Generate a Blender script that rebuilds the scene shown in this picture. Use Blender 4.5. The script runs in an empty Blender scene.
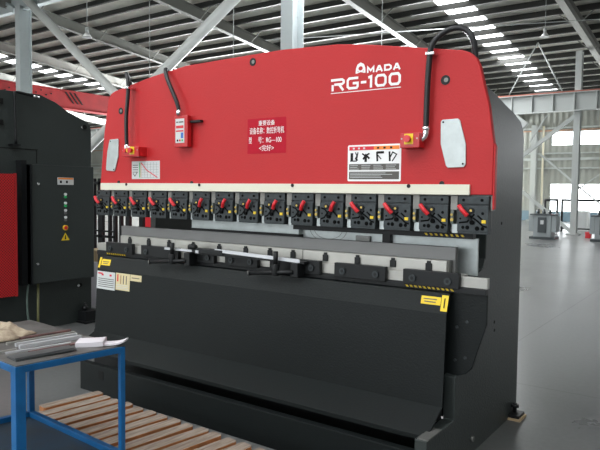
import bpy, bmesh, math, random
from mathutils import Vector, Matrix
random.seed(7)
C = bpy.context.scene.collection
PI = math.pi

# ------------------------------------------------------------------ materials
def mat(name, col, rough=.5, metal=0, bump=0, bscale=200, var=0, vscale=4, col2=None, spec=.5, emit=0, ecol=None, coat=0):
    m = bpy.data.materials.new(name); m.use_nodes = True
    nt = m.node_tree; b = nt.nodes['Principled BSDF']
    b.inputs['Base Color'].default_value = (*col, 1)
    b.inputs['Roughness'].default_value = rough
    b.inputs['Metallic'].default_value = metal
    b.inputs['Specular IOR Level'].default_value = spec
    b.inputs['Coat Weight'].default_value = coat
    if emit:
        b.inputs['Emission Color'].default_value = (*(ecol or col), 1)
        b.inputs['Emission Strength'].default_value = emit
    tc = nt.nodes.new('ShaderNodeTexCoord')
    if var or col2:
        n = nt.nodes.new('ShaderNodeTexNoise'); n.inputs['Scale'].default_value = vscale
        n.inputs['Detail'].default_value = 6; n.inputs['Roughness'].default_value = .6
        nt.links.new(tc.outputs['Object'], n.inputs['Vector'])
        r = nt.nodes.new('ShaderNodeValToRGB')
        c2 = col2 or tuple(c * (1 - var) for c in col)
        r.color_ramp.elements[0].position = .35; r.color_ramp.elements[1].position = .65
        r.color_ramp.elements[0].color = (*c2, 1); r.color_ramp.elements[1].color = (*col, 1)
        nt.links.new(n.outputs['Fac'], r.inputs['Fac']); nt.links.new(r.outputs['Color'], b.inputs['Base Color'])
    if bump:
        n = nt.nodes.new('ShaderNodeTexNoise'); n.inputs['Scale'].default_value = bscale
        n.inputs['Detail'].default_value = 2
        nt.links.new(tc.outputs['Object'], n.inputs['Vector'])
        bp = nt.nodes.new('ShaderNodeBump'); bp.inputs['Strength'].default_value = bump
        bp.inputs['Distance'].default_value = .002
        nt.links.new(n.outputs['Fac'], bp.inputs['Height']); nt.links.new(bp.outputs['Normal'], b.inputs['Normal'])
    return m

RED = mat('red_enamel', (.49, .022, .025), .45, bump=.55, bscale=90, var=.06, vscale=1.5, spec=.28)
REDBOX = mat('red_box_paint', (.50, .014, .018), .35)
REDB = mat('crane_red', (.42, .012, .014), .55, var=.25, vscale=2)
REDPL = mat('red_plastic', (.65, .02, .03), .35)
CREAM = mat('cream_paint', (.72, .70, .58), .4)
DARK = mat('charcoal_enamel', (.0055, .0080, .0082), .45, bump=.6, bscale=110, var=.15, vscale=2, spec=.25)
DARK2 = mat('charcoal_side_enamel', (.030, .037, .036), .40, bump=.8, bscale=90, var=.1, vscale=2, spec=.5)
BLACK = mat('black_metal', (.009, .010, .011), .45, spec=.3)
CLAMP = mat('phosphated_steel', (.042, .050, .054), .45, metal=.4, var=.3, vscale=30)
CLAMPD = mat('phosphated_steel_groove', (.002, .0022, .0025), .8, spec=.1)
STEEL = mat('ground_steel', (.46, .45, .42), .38, metal=.6, var=.12, vscale=6)
STEELD = mat('dull_steel', (.22, .22, .21), .45, metal=.6, var=.2, vscale=8)
CHROME = mat('bright_steel', (.75, .76, .78), .22, metal=1)
WEDGE = mat('wedge_steel', (.24, .235, .22), .45, metal=.4, var=.2, vscale=14)
WEDGE2 = mat('wedge_spacer_steel', (.20, .21, .20), .4, metal=.5, col2=(.07, .09, .08), vscale=20)
CHROMEW = mat('bright_flat_steel', (.62, .63, .66), .38, metal=.4)
STRIPM = mat('grey_strip_steel', (.13, .135, .14), .45, metal=.4, var=.2, vscale=20)
BRASS = mat('brass', (.45, .32, .08), .35, metal=.6)
YEL = mat('yellow_vinyl', (.80, .56, .02), .45)
WHITE = mat('white_vinyl', (.85, .85, .85), .45)
PAPERW = mat('white_paper', (.66, .63, .67), .8, spec=.2)
PAPERY = mat('cream_label', (.66, .56, .33), .6)
PAPERG = mat('grey_label', (.60, .62, .62), .6)
DGREY = mat('dark_grey_print', (.10, .095, .085), .6)
INK = mat('black_ink', (.008, .008, .008), .6, spec=.2)
ORANGE = mat('orange_print', (.85, .25, .03), .5)
REDINK = mat('red_print', (.65, .01, .03), .5)
PINKRED = mat('red_label_vinyl', (.44, .008, .025), .55, spec=.15)
GREEN = mat('green_plastic', (.02, .45, .12), .3)
BLUE = mat('blue_enamel', (.003, .12, .34), .38, var=.25, vscale=9)
SHELFB = mat('worn_blue_sheet', (.012, .045, .085), .6, col2=(.02, .035, .05), vscale=5)
TABTOP = mat('scuffed_steel_sheet', (.17, .165, .16), .5, metal=.3, col2=(.09, .088, .085), vscale=9)
RUBBER = mat('black_rubber', (.010, .010, .012), .4)
ALU = mat('brushed_aluminium', (.52, .56, .56), .42, metal=.55, var=.15, vscale=14)
CLOTH = mat('beige_cotton', (.45, .38, .28), .9, col2=(.28, .22, .16), vscale=30, bump=.5, bscale=60)
RUST = mat('rusty_steel', (.16, .08, .07), .7, col2=(.09, .05, .05), vscale=15)
CARD = mat('cardboard', (.45, .33, .2), .8)
LITEP = mat('pale_grey_panel', (.80, .78, .84), .5)
COLM = mat('pale_grey_steel_paint', (.55, .60, .61), .45, var=.06, vscale=3)
COLW = mat('white_steel_paint', (.80, .82, .80), .4)
FARM = mat('grey_steel_paint', (.44, .46, .45), .6, spec=.2)
RAFT = mat('rafter_grey_paint', (.26, .26, .24), .6, spec=.2)
PURL = mat('galvanised_purlin', (.05, .05, .047), .65, spec=.15)
SHEET = mat('roof_sheet', (.86, .85, .77), .6, var=.18, vscale=1.2)
GIRT = mat('girt_grey', (.42, .45, .44), .5)
DADO = mat('dado_blue_grey', (.16, .24, .30), .6)
TRANS = mat('transformer_grey', (.30, .33, .34), .5)
TRANSD = mat('transformer_dark', (.05, .06, .065), .5)
GLOW = mat('lit_window_pane', (.9, .95, 1), .5, emit=5.5, ecol=(.93, .97, 1))
SKYL = mat('lit_skylight_pane', (.9, .95, 1), .5, emit=6.5, ecol=(.95, .98, 1))
LAMPM = mat('lamp_reflector', (.8, .8, .8), .3, metal=.6)

def wood_mat():
    m = mat('weathered_softwood', (.42, .32, .22), .8)
    nt = m.node_tree; b = nt.nodes['Principled BSDF']
    tc = nt.nodes.new('ShaderNodeTexCoord'); mp = nt.nodes.new('ShaderNodeMapping')
    mp.inputs['Scale'].default_value = (45, 5, 45)
    n = nt.nodes.new('ShaderNodeTexNoise'); n.inputs['Scale'].default_value = 1.6; n.inputs['Detail'].default_value = 8
    r = nt.nodes.new('ShaderNodeValToRGB')
    r.color_ramp.elements[0].position = .3; r.color_ramp.elements[1].position = .7
    r.color_ramp.elements[0].color = (.17, .12, .085, 1); r.color_ramp.elements[1].color = (.33, .28, .235, 1)
    nt.links.new(tc.outputs['Object'], mp.inputs['Vector']); nt.links.new(mp.outputs['Vector'], n.inputs['Vector'])
    nt.links.new(n.outputs['Fac'], r.inputs['Fac']); nt.links.new(r.outputs['Color'], b.inputs['Base Color'])
    return m
WOOD = wood_mat()
WOODS = mat('fresh_sawn_edge', (.42, .17, .06), .8, var=.3, vscale=12)

def floor_mat():
    m = mat('polished_concrete', (.30, .31, .31), .32, spec=.4)
    nt = m.node_tree; b = nt.nodes['Principled BSDF']; L = nt.links
    tc = nt.nodes.new('ShaderNodeTexCoord')
    n = nt.nodes.new('ShaderNodeTexNoise'); n.inputs['Scale'].default_value = .6; n.inputs['Detail'].default_value = 9
    n.inputs['Roughness'].default_value = .65
    r = nt.nodes.new('ShaderNodeValToRGB')
    r.color_ramp.elements[0].position = .3; r.color_ramp.elements[1].position = .72
    r.color_ramp.elements[0].color = (.098, .101, .102, 1); r.color_ramp.elements[1].color = (.172, .176, .175, 1)
    n2 = nt.nodes.new('ShaderNodeTexNoise'); n2.inputs['Scale'].default_value = 30; n2.inputs['Detail'].default_value = 4
    mx = nt.nodes.new('ShaderNodeMix'); mx.data_type = 'RGBA'; mx.blend_type = 'MULTIPLY'; mx.inputs[0].default_value = .35
    # saw-cut joints every 5.2 m, both ways
    sp = nt.nodes.new('ShaderNodeSeparateXYZ'); L.new(tc.outputs['Object'], sp.inputs[0])
    def joint(out, off):
        a = nt.nodes.new('ShaderNodeMath'); a.operation = 'ADD'; a.inputs[1].default_value = off; L.new(out, a.inputs[0])
        p = nt.nodes.new('ShaderNodeMath'); p.operation = 'PINGPONG'; p.inputs[1].default_value = 2.6; L.new(a.outputs[0], p.inputs[0])
        c = nt.nodes.new('ShaderNodeMath'); c.operation = 'LESS_THAN'; c.inputs[1].default_value = .006; L.new(p.outputs[0], c.inputs[0])
        return c.outputs[0]
    j1 = joint(sp.outputs['Y'], -1.63); j2 = joint(sp.outputs['X'], 2.9)
    mxj = nt.nodes.new('ShaderNodeMath'); mxj.operation = 'MAXIMUM'; L.new(j1, mxj.inputs[0]); L.new(j2, mxj.inputs[1])
    m2 = nt.nodes.new('ShaderNodeMix'); m2.data_type = 'RGBA'; m2.inputs[7].default_value = (.06, .06, .06, 1)
    for k in (n, n2): L.new(tc.outputs['Object'], k.inputs['Vector'])
    L.new(n.outputs['Fac'], r.inputs['Fac']); L.new(r.outputs['Color'], mx.inputs[6]); L.new(n2.outputs['Fac'], mx.inputs[7])
    L.new(mxj.outputs[0], m2.inputs[0]); L.new(mx.outputs[2], m2.inputs[6]); L.new(m2.outputs[2], b.inputs['Base Color'])
    rr = nt.nodes.new('ShaderNodeMapRange'); rr.inputs['To Min'].default_value = .18; rr.inputs['To Max'].default_value = .42
    L.new(n.outputs['Fac'], rr.inputs['Value']); L.new(rr.outputs[0], b.inputs['Roughness'])
    return m
FLOOR = floor_mat()

def wall_mat():
    m = mat('corrugated_wall_sheet', (.33, .34, .31), .65, spec=.2)
    nt = m.node_tree; b = nt.nodes['Principled BSDF']; L = nt.links
    tc = nt.nodes.new('ShaderNodeTexCoord')
    w = nt.nodes.new('ShaderNodeTexWave'); w.inputs['Scale'].default_value = 1.1; w.bands_direction = 'X'
    L.new(tc.outputs['Object'], w.inputs['Vector'])
    bp = nt.nodes.new('ShaderNodeBump'); bp.inputs['Strength'].default_value = .6; bp.inputs['Distance'].default_value = .03
    L.new(w.outputs['Fac'], bp.inputs['Height']); L.new(bp.outputs['Normal'], b.inputs['Normal'])
    return m
GLOWN = mat('lit_near_window_pane', (.9, .95, 1), .5, emit=1.3, ecol=(.93, .97, 1))
WALL = wall_mat()

def mesh_mat():          # perforated guard sheet: fine weave in red
    m = mat('red_perforated_sheet', (.50, .012, .014), .5)
    nt = m.node_tree; b = nt.nodes['Principled BSDF']; L = nt.links
    tc = nt.nodes.new('ShaderNodeTexCoord'); v = nt.nodes.new('ShaderNodeTexVoronoi'); v.inputs['Scale'].default_value = 55
    v.inputs['Randomness'].default_value = 0
    mp = nt.nodes.new('ShaderNodeMapping'); mp.inputs['Rotation'].default_value = (PI / 4, 0, 0)
    L.new(tc.outputs['Object'], mp.inputs['Vector']); L.new(mp.outputs['Vector'], v.inputs['Vector'])
    r = nt.nodes.new('ShaderNodeValToRGB'); r.color_ramp.interpolation = 'CONSTANT'
    r.color_ramp.elements[0].color = (.10, .006, .008, 1); r.color_ramp.elements[1].position = .35
    r.color_ramp.elements[1].color = (.55, .012, .014, 1)
    L.new(v.outputs['Distance'], r.inputs['Fac']); L.new(r.outputs['Color'], b.inputs['Base Color'])
    return m
MESH = mesh_mat()

# ------------------------------------------------------------------ geometry helpers
class MB:
    def __init__(s): s.bm = bmesh.new()
    def box(s, x0, x1, y0, y1, z0, z1, M=None):
        v = [s.bm.verts.new((x, y, z)) for x in (x0, x1) for y in (y0, y1) for z in (z0, z1)]
        for f in ((0, 1, 3, 2), (4, 6, 7, 5), (0, 4, 5, 1), (2, 3, 7, 6), (0, 2, 6, 4), (1, 5, 7, 3)):
            s.bm.faces.new([v[i] for i in f])
        if M is not None:
            for q in v: q.co = M @ q.co
        return s
    def prism(s, pts, a0, a1, axis='y'):
        """polygon pts extruded along axis from a0 to a1; pts are the two other coordinates in order"""
        def P(p, a):
            if axis == 'y': return (p[0], a, p[1])
            if axis == 'x': return (a, p[0], p[1])
            return (p[0], p[1], a)
        A = [s.bm.verts.new(P(p, a0)) for p in pts]; B = [s.bm.verts.new(P(p, a1)) for p in pts]
        n = len(pts)
        s.bm.faces.new(A); s.bm.faces.new(B[::-1])
        for i in range(n): s.bm.faces.new((A[i], B[i], B[(i + 1) % n], A[(i + 1) % n]))
        return s
    def cyl(s, p, q, r, r2=None, n=16):
        p = Vector(p); q = Vector(q); d = (q - p).normalized()
        a = d.orthogonal().normalized(); b = d.cross(a); r2 = r if r2 is None else r2
        A = [s.bm.verts.new(p + (a * math.cos(t) + b * math.sin(t)) * r) for t in [2 * PI * i / n for i in range(n)]]
        B = [s.bm.verts.new(q + (a * math.cos(t) + b * math.sin(t)) * r2) for t in [2 * PI * i / n for i in range(n)]]
        s.bm.faces.new(A[::-1]); s.bm.faces.new(B)
        for i in range(n):
            f = s.bm.faces.new((A[i], A[(i + 1) % n], B[(i + 1) % n], B[i])); f.smooth = True
        return s
    def tube(s, pts, r, n=12, smooth=True):
        pts = [Vector(p) for p in pts]
        if smooth and len(pts) > 2:      # Catmull-Rom
            out = []
            P = [pts[0] * 2 - pts[1]] + pts + [pts[-1] * 2 - pts[-2]]
            for i in range(1, len(P) - 2):
                for k in range(8):
                    t = k / 8
                    out.append(.5 * ((2 * P[i]) + (P[i + 1] - P[i - 1]) * t + (2 * P[i - 1] - 5 * P[i] + 4 * P[i + 1] - P[i + 2]) * t * t
                                     + (3 * P[i] - P[i - 1] - 3 * P[i + 1] + P[i + 2]) * t ** 3))
            out.append(pts[-1]); pts = out
        rings = []; a = None
        for i, p in enumerate(pts):
            d = (pts[min(i + 1, len(pts) - 1)] - pts[max(i - 1, 0)]).normalized()
            a = d.orthogonal().normalized() if a is None else (a - d * a.dot(d)).normalized()
            b = d.cross(a)
            rings.append([s.bm.verts.new(p + (a * math.cos(2 * PI * k / n) + b * math.sin(2 * PI * k / n)) * r) for k in range(n)])
        for A, B in zip(rings, rings[1:]):
            for i in range(n):
                f = s.bm.faces.new((A[i], A[(i + 1) % n], B[(i + 1) % n], B[i])); f.smooth = True
        s.bm.faces.new(rings[0][::-1]); s.bm.faces.new(rings[-1])
        return s
    def bar(s, p, q, w, h, up=(0, 0, 1)):
        p = Vector(p); q = Vector(q); d = (q - p).normalized()
        a = d.cross(Vector(up)).normalized() * w / 2; b = a.cross(d).normalized() * h / 2
        A = [s.bm.verts.new(p + i * a + j * b) for i, j in ((-1, -1), (1, -1), (1, 1), (-1, 1))]
        B = [s.bm.verts.new(q + i * a + j * b) for i, j in ((-1, -1), (1, -1), (1, 1), (-1, 1))]
        s.bm.faces.new(A[::-1]); s.bm.faces.new(B)
        for i in range(4): s.bm.faces.new((A[i], A[(i + 1) % 4], B[(i + 1) % 4], B[i]))
        return s
    def ibeam(s, p, q, w, h, t=.012, up=(0, 0, 1)):
        p = Vector(p); q = Vector(q); u = Vector(up)
        d = (q - p).normalized(); a = d.cross(u).normalized(); u = a.cross(d).normalized()
        s.bar(p + u * (h / 2 - t / 2), q + u * (h / 2 - t / 2), w, t, u)
        s.bar(p - u * (h / 2 - t / 2), q - u * (h / 2 - t / 2), w, t, u)
        s.bar(p, q, t, h - 2 * t, u)
        return s
    def stroke(s, pts, w, y, t, closed=False):
        """thick polyline in the x-z plane, standing t proud of the plane y (towards -y): one mitred ribbon"""
        P = [Vector(p) for p in pts]; n = len(P); A = []; B = []
        for i in range(n):
            dp = (P[i] - P[i - 1]).normalized() if (i > 0 or closed) else None
            dn = (P[(i + 1) % n] - P[i]).normalized() if (i < n - 1 or closed) else None
            dp = dp or dn; dn = dn or dp
            n1 = Vector((-dp.y, dp.x)); n2 = Vector((-dn.y, dn.x)); mi = (n1 + n2).normalized()
            k = w / 2 / max(.5, mi.dot(n1)); A.append(P[i] + mi * k); B.append(P[i] - mi * k)
        va = [[s.bm.verts.new((q.x, yy, q.y)) for q in L] for yy in (y - t, y) for L in (A, B)]
        a0, b0, a1, b1 = va; F = s.bm.faces.new
        for i in range(n if closed else n - 1):
            j = (i + 1) % n
            F((a0[i], a0[j], b0[j], b0[i])); F((a1[i], b1[i], b1[j], a1[j]))
            F((a0[i], a1[i], a1[j], a0[j])); F((b0[i], b0[j], b1[j], b1[i]))
        if not closed:
            F((a0[0], b0[0], b1[0], a1[0])); F((a0[-1], a1[-1], b1[-1], b0[-1]))
        return s
    def build(s, name, m, parent=None, bevel=0, loc=None):
        me = bpy.data.meshes.new(name)
        bmesh.ops.recalc_face_normals(s.bm, faces=s.bm.faces)
        s.bm.to_mesh(me); s.bm.free(); me.materials.append(m)
        o = bpy.data.objects.new(name, me); C.objects.link(o)
        if parent is not None:
            o.parent = parent
            # children stay in world coordinates
            mw = parent
            T = Matrix.Identity(4)
            while mw is not None:
                T = Matrix.Translation(mw.location) @ mw.rotation_euler.to_matrix().to_4x4() @ T; mw = mw.parent
            me.transform(T.inverted())
        if bevel:
            b = o.modifiers.new('bevel', 'BEVEL'); b.width = bevel; b.segments = 2; b.limit_method = 'ANGLE'
        return o

def thing(name, label, cat, loc=(0, 0, 0), rz=0, group=None):
    o = bpy.data.objects.new(name, None); C.objects.link(o)
    o.location = loc; o.rotation_euler = (0, 0, rz); o.empty_display_size = .1
    o['label'] = label; o['category'] = cat
    if group: o['group'] = group
    return o
def tag(o, label, cat, group=None):
    o['label'] = label; o['category'] = cat
    if group: o['group'] = group
    return o
def struct(o, label=None):
    o['kind'] = 'structure'
    if label: o['label'] = label
    return o
def rounded(x0, x1, z0, z1, r, n=4):
    pts = []
    for cx, cz, a in ((x1 - r, z1 - r, 0), (x0 + r, z1 - r, 90), (x0 + r, z0 + r, 180), (x1 - r, z0 + r, 270)):
        for k in range(n + 1):
            t = math.radians(a + 90 * k / n); pts.append((cx + r * math.cos(t), cz + r * math.sin(t)))
    return pts
def text(body, name, x, z, size, y, m, parent, sx=1, t=.0008, align='LEFT', offset=0):
    cu = bpy.data.curves.new(name, 'FONT'); cu.body = body; cu.size = size; cu.align_x = align; cu.extrude = t / 2
    cu.offset = offset
    tmp = bpy.data.objects.new('tmp', cu); C.objects.link(tmp)
    dg = bpy.context.evaluated_depsgraph_get()
    me = bpy.data.meshes.new_from_object(tmp.evaluated_get(dg))
    bpy.data.objects.remove(tmp)
    me.materials.clear(); me.materials.append(m)
    M = Matrix.Translation((x, y, z)) @ Matrix(((sx, 0, 0, 0), (0, 0, -1, 0), (0, 1, 0, 0), (0, 0, 0, 1)))
    me.transform(M)
    o = bpy.data.objects.new(name, me); C.objects.link(o); o.parent = parent
    if parent:
        T = Matrix.Identity(4); mw = parent
        while mw is not None:
            T = Matrix.Translation(mw.location) @ mw.rotation_euler.to_matrix().to_4x4() @ T; mw = mw.parent
        me.transform(T.inverted())
    return o

# ------------------------------------------------------------------ THE HALL
XW, XE, YS, YN = -62., 18., -14., 30.
def rb(y):               # underside of the rafters
    return 8.05 - .1 * y if y > 2 else 7.85 + .1 * (y - 2)
RD = .36; PD = .19       # rafter depth, purlin depth
def rs(y): return rb(y) + RD + PD    # underside of the roof sheet

struct(MB().box(XW, XE, YS, YN, -.1, 0).build('floor', FLOOR))
# roof sheets, left open for the skylight strips
strips = [(-24.7, -23.6), (-3.9, -2.95)]
near_strips = [(-18.8, -17.2), (-8.2, -6.6), (.2, 2.2), (6.5, 8.5)]  # unseen glowing strips, added to light the near bay and the columns
mb = MB()
def roofpiece(m, x0, x1, y0, y1, th=.05):
    m.prism([(y0, rs(y0)), (y1, rs(y1)), (y1, rs(y1) + th), (y0, rs(y0) + th)], x0, x1, 'x')
xs = [XW] + [v for s_ in strips for v in s_] + [XE]
for i in range(0, len(xs), 2): roofpiece(mb, xs[i], xs[i + 1], 2, YN)
for a, b in strips:
    roofpiece(mb, a, b, 2, 6.5); roofpiece(mb, a, b, 28.6, YN)
xs = [XW] + [v for s_ in near_strips for v in s_] + [XE]
for i in range(0, len(xs), 2): roofpiece(mb, xs[i], xs[i + 1], YS, 2)
for a, b in near_strips:
    roofpiece(mb, a, b, -1, 2); roofpiece(mb, a, b, YS, -10)
ceil = struct(mb.build('ceiling', SHEET))
n = 1
for a, b in strips:
    m = MB(); roofpiece(m, a, b, 6.5, 28.6, .03); struct(m.build('window_%d' % n, SKYL), 'skylight strip in the roof slope'); n += 1
for a, b in near_strips:
    m = MB(); roofpiece(m, a, b, -10, -1, .03); struct(m.build('window_%d' % n, SKYL), 'added skylight strip in the unseen near roof slope'); n += 1
# purlins (lipped channels) on top of the rafters
y = 2.6
while y < YN - .1:
    z = rb(y) + RD
    m = MB(); m.box(XW, XE, y, y + .012, z, z + PD); m.box(XW, XE, y - .075, y, z, z + .01); m.box(XW, XE, y, y + .075, z + PD - .01, z + PD)
    m.box(XW, XE, y - .08, y - .07, z, z + .03)
    m.build('roof_purlin', PURL, ceil); y += .845
# rafters
rx = -.3 + 5.2 * 2
while rx > XW:
    m = MB()
    m.ibeam((rx, 2, rb(2) + RD / 2), (rx, YN, rb(YN) + RD / 2), .2, RD, .014)
    m.ibeam((rx, YS, rb(YS) + RD / 2), (rx, 2, rb(2) + RD / 2), .2, RD, .014)
    # fly braces from the bottom flange up to the purlins
    yy = 4.29
    while yy < YN - 1:
        m.bar((rx - .08, yy, rb(yy) + .02), (rx - .5, yy + .02, rb(yy) + RD + .03), .03, .03)
        m.bar((rx + .08, yy, rb(yy) + .02), (rx + .5, yy + .02, rb(yy) + RD + .03), .03, .03)
        yy += 2.535
    m.build('roof_rafter', RAFT, ceil); rx -= 5.2

# north wall (y = 30) with two rows of windows
zt = rs(YN) + .05
WX0 = -4.05
m = MB()
m.box(XW, XE, YN, YN + .12, .85 - .38, .47) if False else None
m.box(XW, WX0, YN, YN + .12, 0, zt)
m.box(WX0, XE, YN, YN + .12, 1.86, 3.80)
WX1 = 3.2
m.box(WX1, XE, YN, YN + .12, .46, 1.86)
m.box(WX0, XE, YN, YN + .12, 4.45, zt)
m.box(WX0, XE, YN, YN + .12, 0, .46)
wn = struct(m.build('wall_back', WALL))
MB().box(XW, XE, YN - .03, YN, 0, .50).build('dado', DADO, wn)
for z in (2.62, 3.05, 3.36, 4.62): MB().box(XW, XE, YN - .09, YN - .005, z, z + (.07 if z != 3.05 else .12)).build('girt', GIRT, wn)
MB().box(XW, XE, YN - .06, YN - .01, 4.50, 4.56).build('girt', mat('rust_brown_pipe', (.42, .25, .17), .6), wn)
x = WX0
for z0, z1 in ((.46, 1.86), (3.80, 4.45)):
    p = struct(MB().box(WX0, WX1 if z1 < 3 else XE, YN + .04, YN + .07, z0, z1).build('window_%d' % n, GLOW), 'row of bright windows in the far wall'); n += 1
    fr = MB(); xx = WX0
    while xx < WX1: fr.box(xx, xx + .05, YN, YN + .1, z0, z1); xx += 2.6
    if z1 < 3: fr.box(WX0, WX1, YN, YN + .1, 1.30, 1.34)
    fr.build('window_frame', GIRT, p)
struct(MB().box(XW - .12, XW, YS, YN, 0, 8.6).build('wall_left', WALL))
struct(MB().box(XE, XE + .12, YS, YN, 0, 8.6).build('wall_right', WALL))
# south wall with a high band of windows and a wide gate, behind the camera
m = MB()
ws = m.box(XW, XE, YS - .12, YS, 0, 1.2).box(XW, XE, YS - .12, YS, 4.6, rs(YS) + .05).box(XW, -12, YS - .12, YS, 1.2, 4.6).box(9, XE, YS - .12, YS, 1.2, 4.6).build('wall_front', WALL)
struct(ws)
p = struct(MB().box(-12, 9, YS - .08, YS - .05, 1.2, 4.6).build('window_%d' % n, GLOWN), 'long window band in the near wall'); n += 1
fr = MB(); xx = -12
while xx <= 9: fr.box(xx, xx + .06, YS - .1, YS + .01, 1.2, 4.6); xx += 1.5
fr.build('window_frame', GIRT, p)

# free-standing columns of the inner bays
def column(x, y, z1, w, d, label, m=COLM, base=True):
    t = thing('steel_column', label, 'column', (x, y, 0))
    MB().ibeam((x, y, 0), (x, y, z1), w, d, .016, up=(0, 1, 0)).build('shaft', m, t)
    if base: MB().box(x - w, x + w, y - d * .8, y + d * .8, 0, .05).build('base_plate', m, t)
    return t
zc = rb(8.5)
column(-4.44, 8.5, zc, .33, .42, 'thick grey steel column rising behind the middle of the red ram', COLM)
column(-15.2, 8.5, zc, .25, .42, 'thick grey steel column behind the black machine at left, brace bolted at its top', COLM)
t = thing('eave_beam', 'grey steel beam meeting the head of the left column at the roof', 'beam', (-15.25, 8.5, 7.1))
MB().ibeam((-24, 8.5, 7.3), (-2, 8.5, 7.3), .2, .45, .016).build('beam', COLM, t)
MB().prism([(-15.03, 7.05), (-14.3, 7.08), (-14.3, 7.7), (-15.03, 7.7)], 8.46, 8.54).build('gusset_plate', COLM, t)
o = MB().tube([(-15.1, 8.28, 7.62), (-6.5, 8.28, 1.05)], .13, 16, False).build('brace_tube', COLW)
tag(o, 'white tubular brace slanting down right from the left column head', 'brace')
o = MB().tube([(-4.6, 8.62, 6.99), (-14.9, 8.62, .85)], .14, 16, False).build('brace_tube', COLW)
tag(o, 'pale tubular brace slanting down left behind the red ram top', 'brace')
o = MB().bar((-15.45, 8.4, 7.05), (-17.9, 8.4, 8.4), .2, .16).build('brace_bar', COLM)
tag(o, 'short grey brace rising left from the left column head', 'brace')

# column line with the crane girder, y = 19.5
column(-.68, 19.5, rb(19.5), .20, .24, 'tall pale column standing between the two grey transformers', FARM)
t = thing('crane_girder', 'pale grey crane runway girder with stiffener ribs spanning the far columns', 'girder', (-.5, 19.3, 4.15))
MB().ibeam((-40, 19.28, 4.43), (XE - 1, 19.28, 4.43), .26, .60, .02).build('girder', FARM, t)
m = MB(); x = -39.5
while x < XE - 1: m.box(x, x + .02, 19.16, 19.27, 4.16, 4.70); x += .68
m.build('stiffeners', FARM, t)
for xc in (-5.9, -11.1, 4.5): MB().ibeam((xc, 19.5, 0), (xc, 19.5, rb(19.5)), .2, .24, .016, up=(0, 1, 0)).build('support_column', FARM, t)
MB().box(-40, XE - 1, 19.25, 19.31, 4.73, 4.79).build('rail', mat('red_brown_rail', (.30, .10, .07), .6), t)
def brace(p, q, w, label, m=FARM, nm='brace_bar'):
    o = MB().bar(p, q, w, w).build(nm, m); tag(o, label, 'brace'); return o
brace((-2.9, 19.6, 2.36), (-.80, 19.6, 3.98), .12, 'thick grey brace rising to the crane girder left of the far column')
brace((-3.1, 19.6, 1.98), (-.78, 19.6, .10), .11, 'thick grey brace running down to the foot of the far column')
brace((-1.95, 19.75, 2.78), (-.75, 19.75, 1.75), .06, 'thin pale rod descending right to the middle of the far column')
brace((-.60, 19.75, 1.56), (1.4, 19.75, 3.1), .045, 'thin rod rising right from the far column across the lower windows')
brace((-.60, 19.65, 1.62), (1.2, 19.65, -.0 + .12), .045, 'thin rod falling right from the far column towards the second transformer')
brace((-2.2, 19.45, 3.15), (-1.65, 19.45, 4.05), .04, 'thin strut joining the upper brace to the crane girder')
# far-wall columns
column(-4.75, 29.6, 4.8, .26, .26, 'grey wall column on the far wall left of the windows', FARM)
o = MB().cyl((-4.35, 29.7, 0), (-4.35, 29.7, 4.75), .055).build('downpipe', mat('cream_pipe', (.75, .70, .55), .5))
tag(o, 'thin cream downpipe on the far wall beside the wall column', 'pipe')
t = thing('floodlight', 'pale tilted floodlight hanging below the crane girder left end', 'lamp', (-2.4, 19.2, 3.9))
Mx = Matrix.Translation((-2.45, 19.2, 3.84)) @ Matrix.Rotation(.75, 4, 'Y')
MB().box(-.24, .24, -.12, .12, -.11, .11, Mx).build('housing', FARM, t, .01)
MB().bar((-2.45, 19.25, 3.95), (-2.45, 19.25, 4.128), .05, .05).build('bracket', FARM, t)

# overhead crane bridge, red
t = thing('overhead_crane', 'red overhead crane beam with three black slashes beyond the left machine', 'crane', (-17, 13, 4.3))
bm_ = MB().box(-17.2, -16.8, 5.5, 19.1, 4.35, 4.98).box(-17.26, -16.74, 5.5, 19.1, 4.98, 5.02).box(-17.26, -16.74, 5.5, 19.1, 4.33, 4.36)
bm_.build('bridge_beam', REDB, t, .01)
for k in range(3):
    yy = 11.05 + .19 * k
    MB().prism([(yy, 4.95), (yy + .07, 4.95), (yy + .42, 4.55), (yy + .35, 4.55)], -16.80, -16.785, 'x').build('slash_mark', BLACK, t)
for yy, zz in ((8.9, 4.80), (9.15, 4.86), (9.9, 4.78), (10.1, 4.88), (10.3, 4.74), (8.75, 4.70), (9.25, 4.7), (9.75, 4.88), (10.5, 4.8)):
    MB().cyl((-16.81, yy, zz), (-16.785, yy, zz), .028).build('bolt_hole', BLACK, t)
MB().box(-17.4, -16.6, 19.0, 19.5, 4.795, 5.1).build('end_carriage', REDB, t)

# high bay lamps
def lamp(x, y, z, label):
    t = thing('pendant_lamp', label, 'lamp', (x, y, z), 0)
    MB().cyl((x, y, z), (x, y, z + .11), .115, .045, 20).build('reflector', LAMPM, t)
    MB().cyl((x, y, z + .11), (x, y, z + .23), .04, .035).build('ballast', FARM, t)
    MB().cyl((x, y, z + .28), (x, y, rs(y) - .01), .008, n=6).build('rod', FARM, t)
lamp(-.40, 14, 5.40, 'high bay lamp hanging by a rod right of the skylight patches')
lamp(-8.41, 6.0, 4.80, 'high bay lamp hanging between the white braces above the black machine')
for x, y, z, l in ((-5.15, 10.2, 4.9, 'middle of the red ram'), (-8.0, 9.2, 4.4, 'left half of the red ram'), (-9.3, 8.0, 4.0, 'left end of the red ram')):
    pass
t = thing('tie_rods', 'inverted V of thin steel rods standing on the crane girder up to the roof', 'rods', (-1.96, 19.2, 4.8))
for q in ((-2.88, 19.2, 4.80), (-1.13, 19.2, 4.80)):
    MB().tube([(-1.96, 19.2, rb(19.2) + RD), q], .022, 8, False).build('rod', FARM, t)
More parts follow.
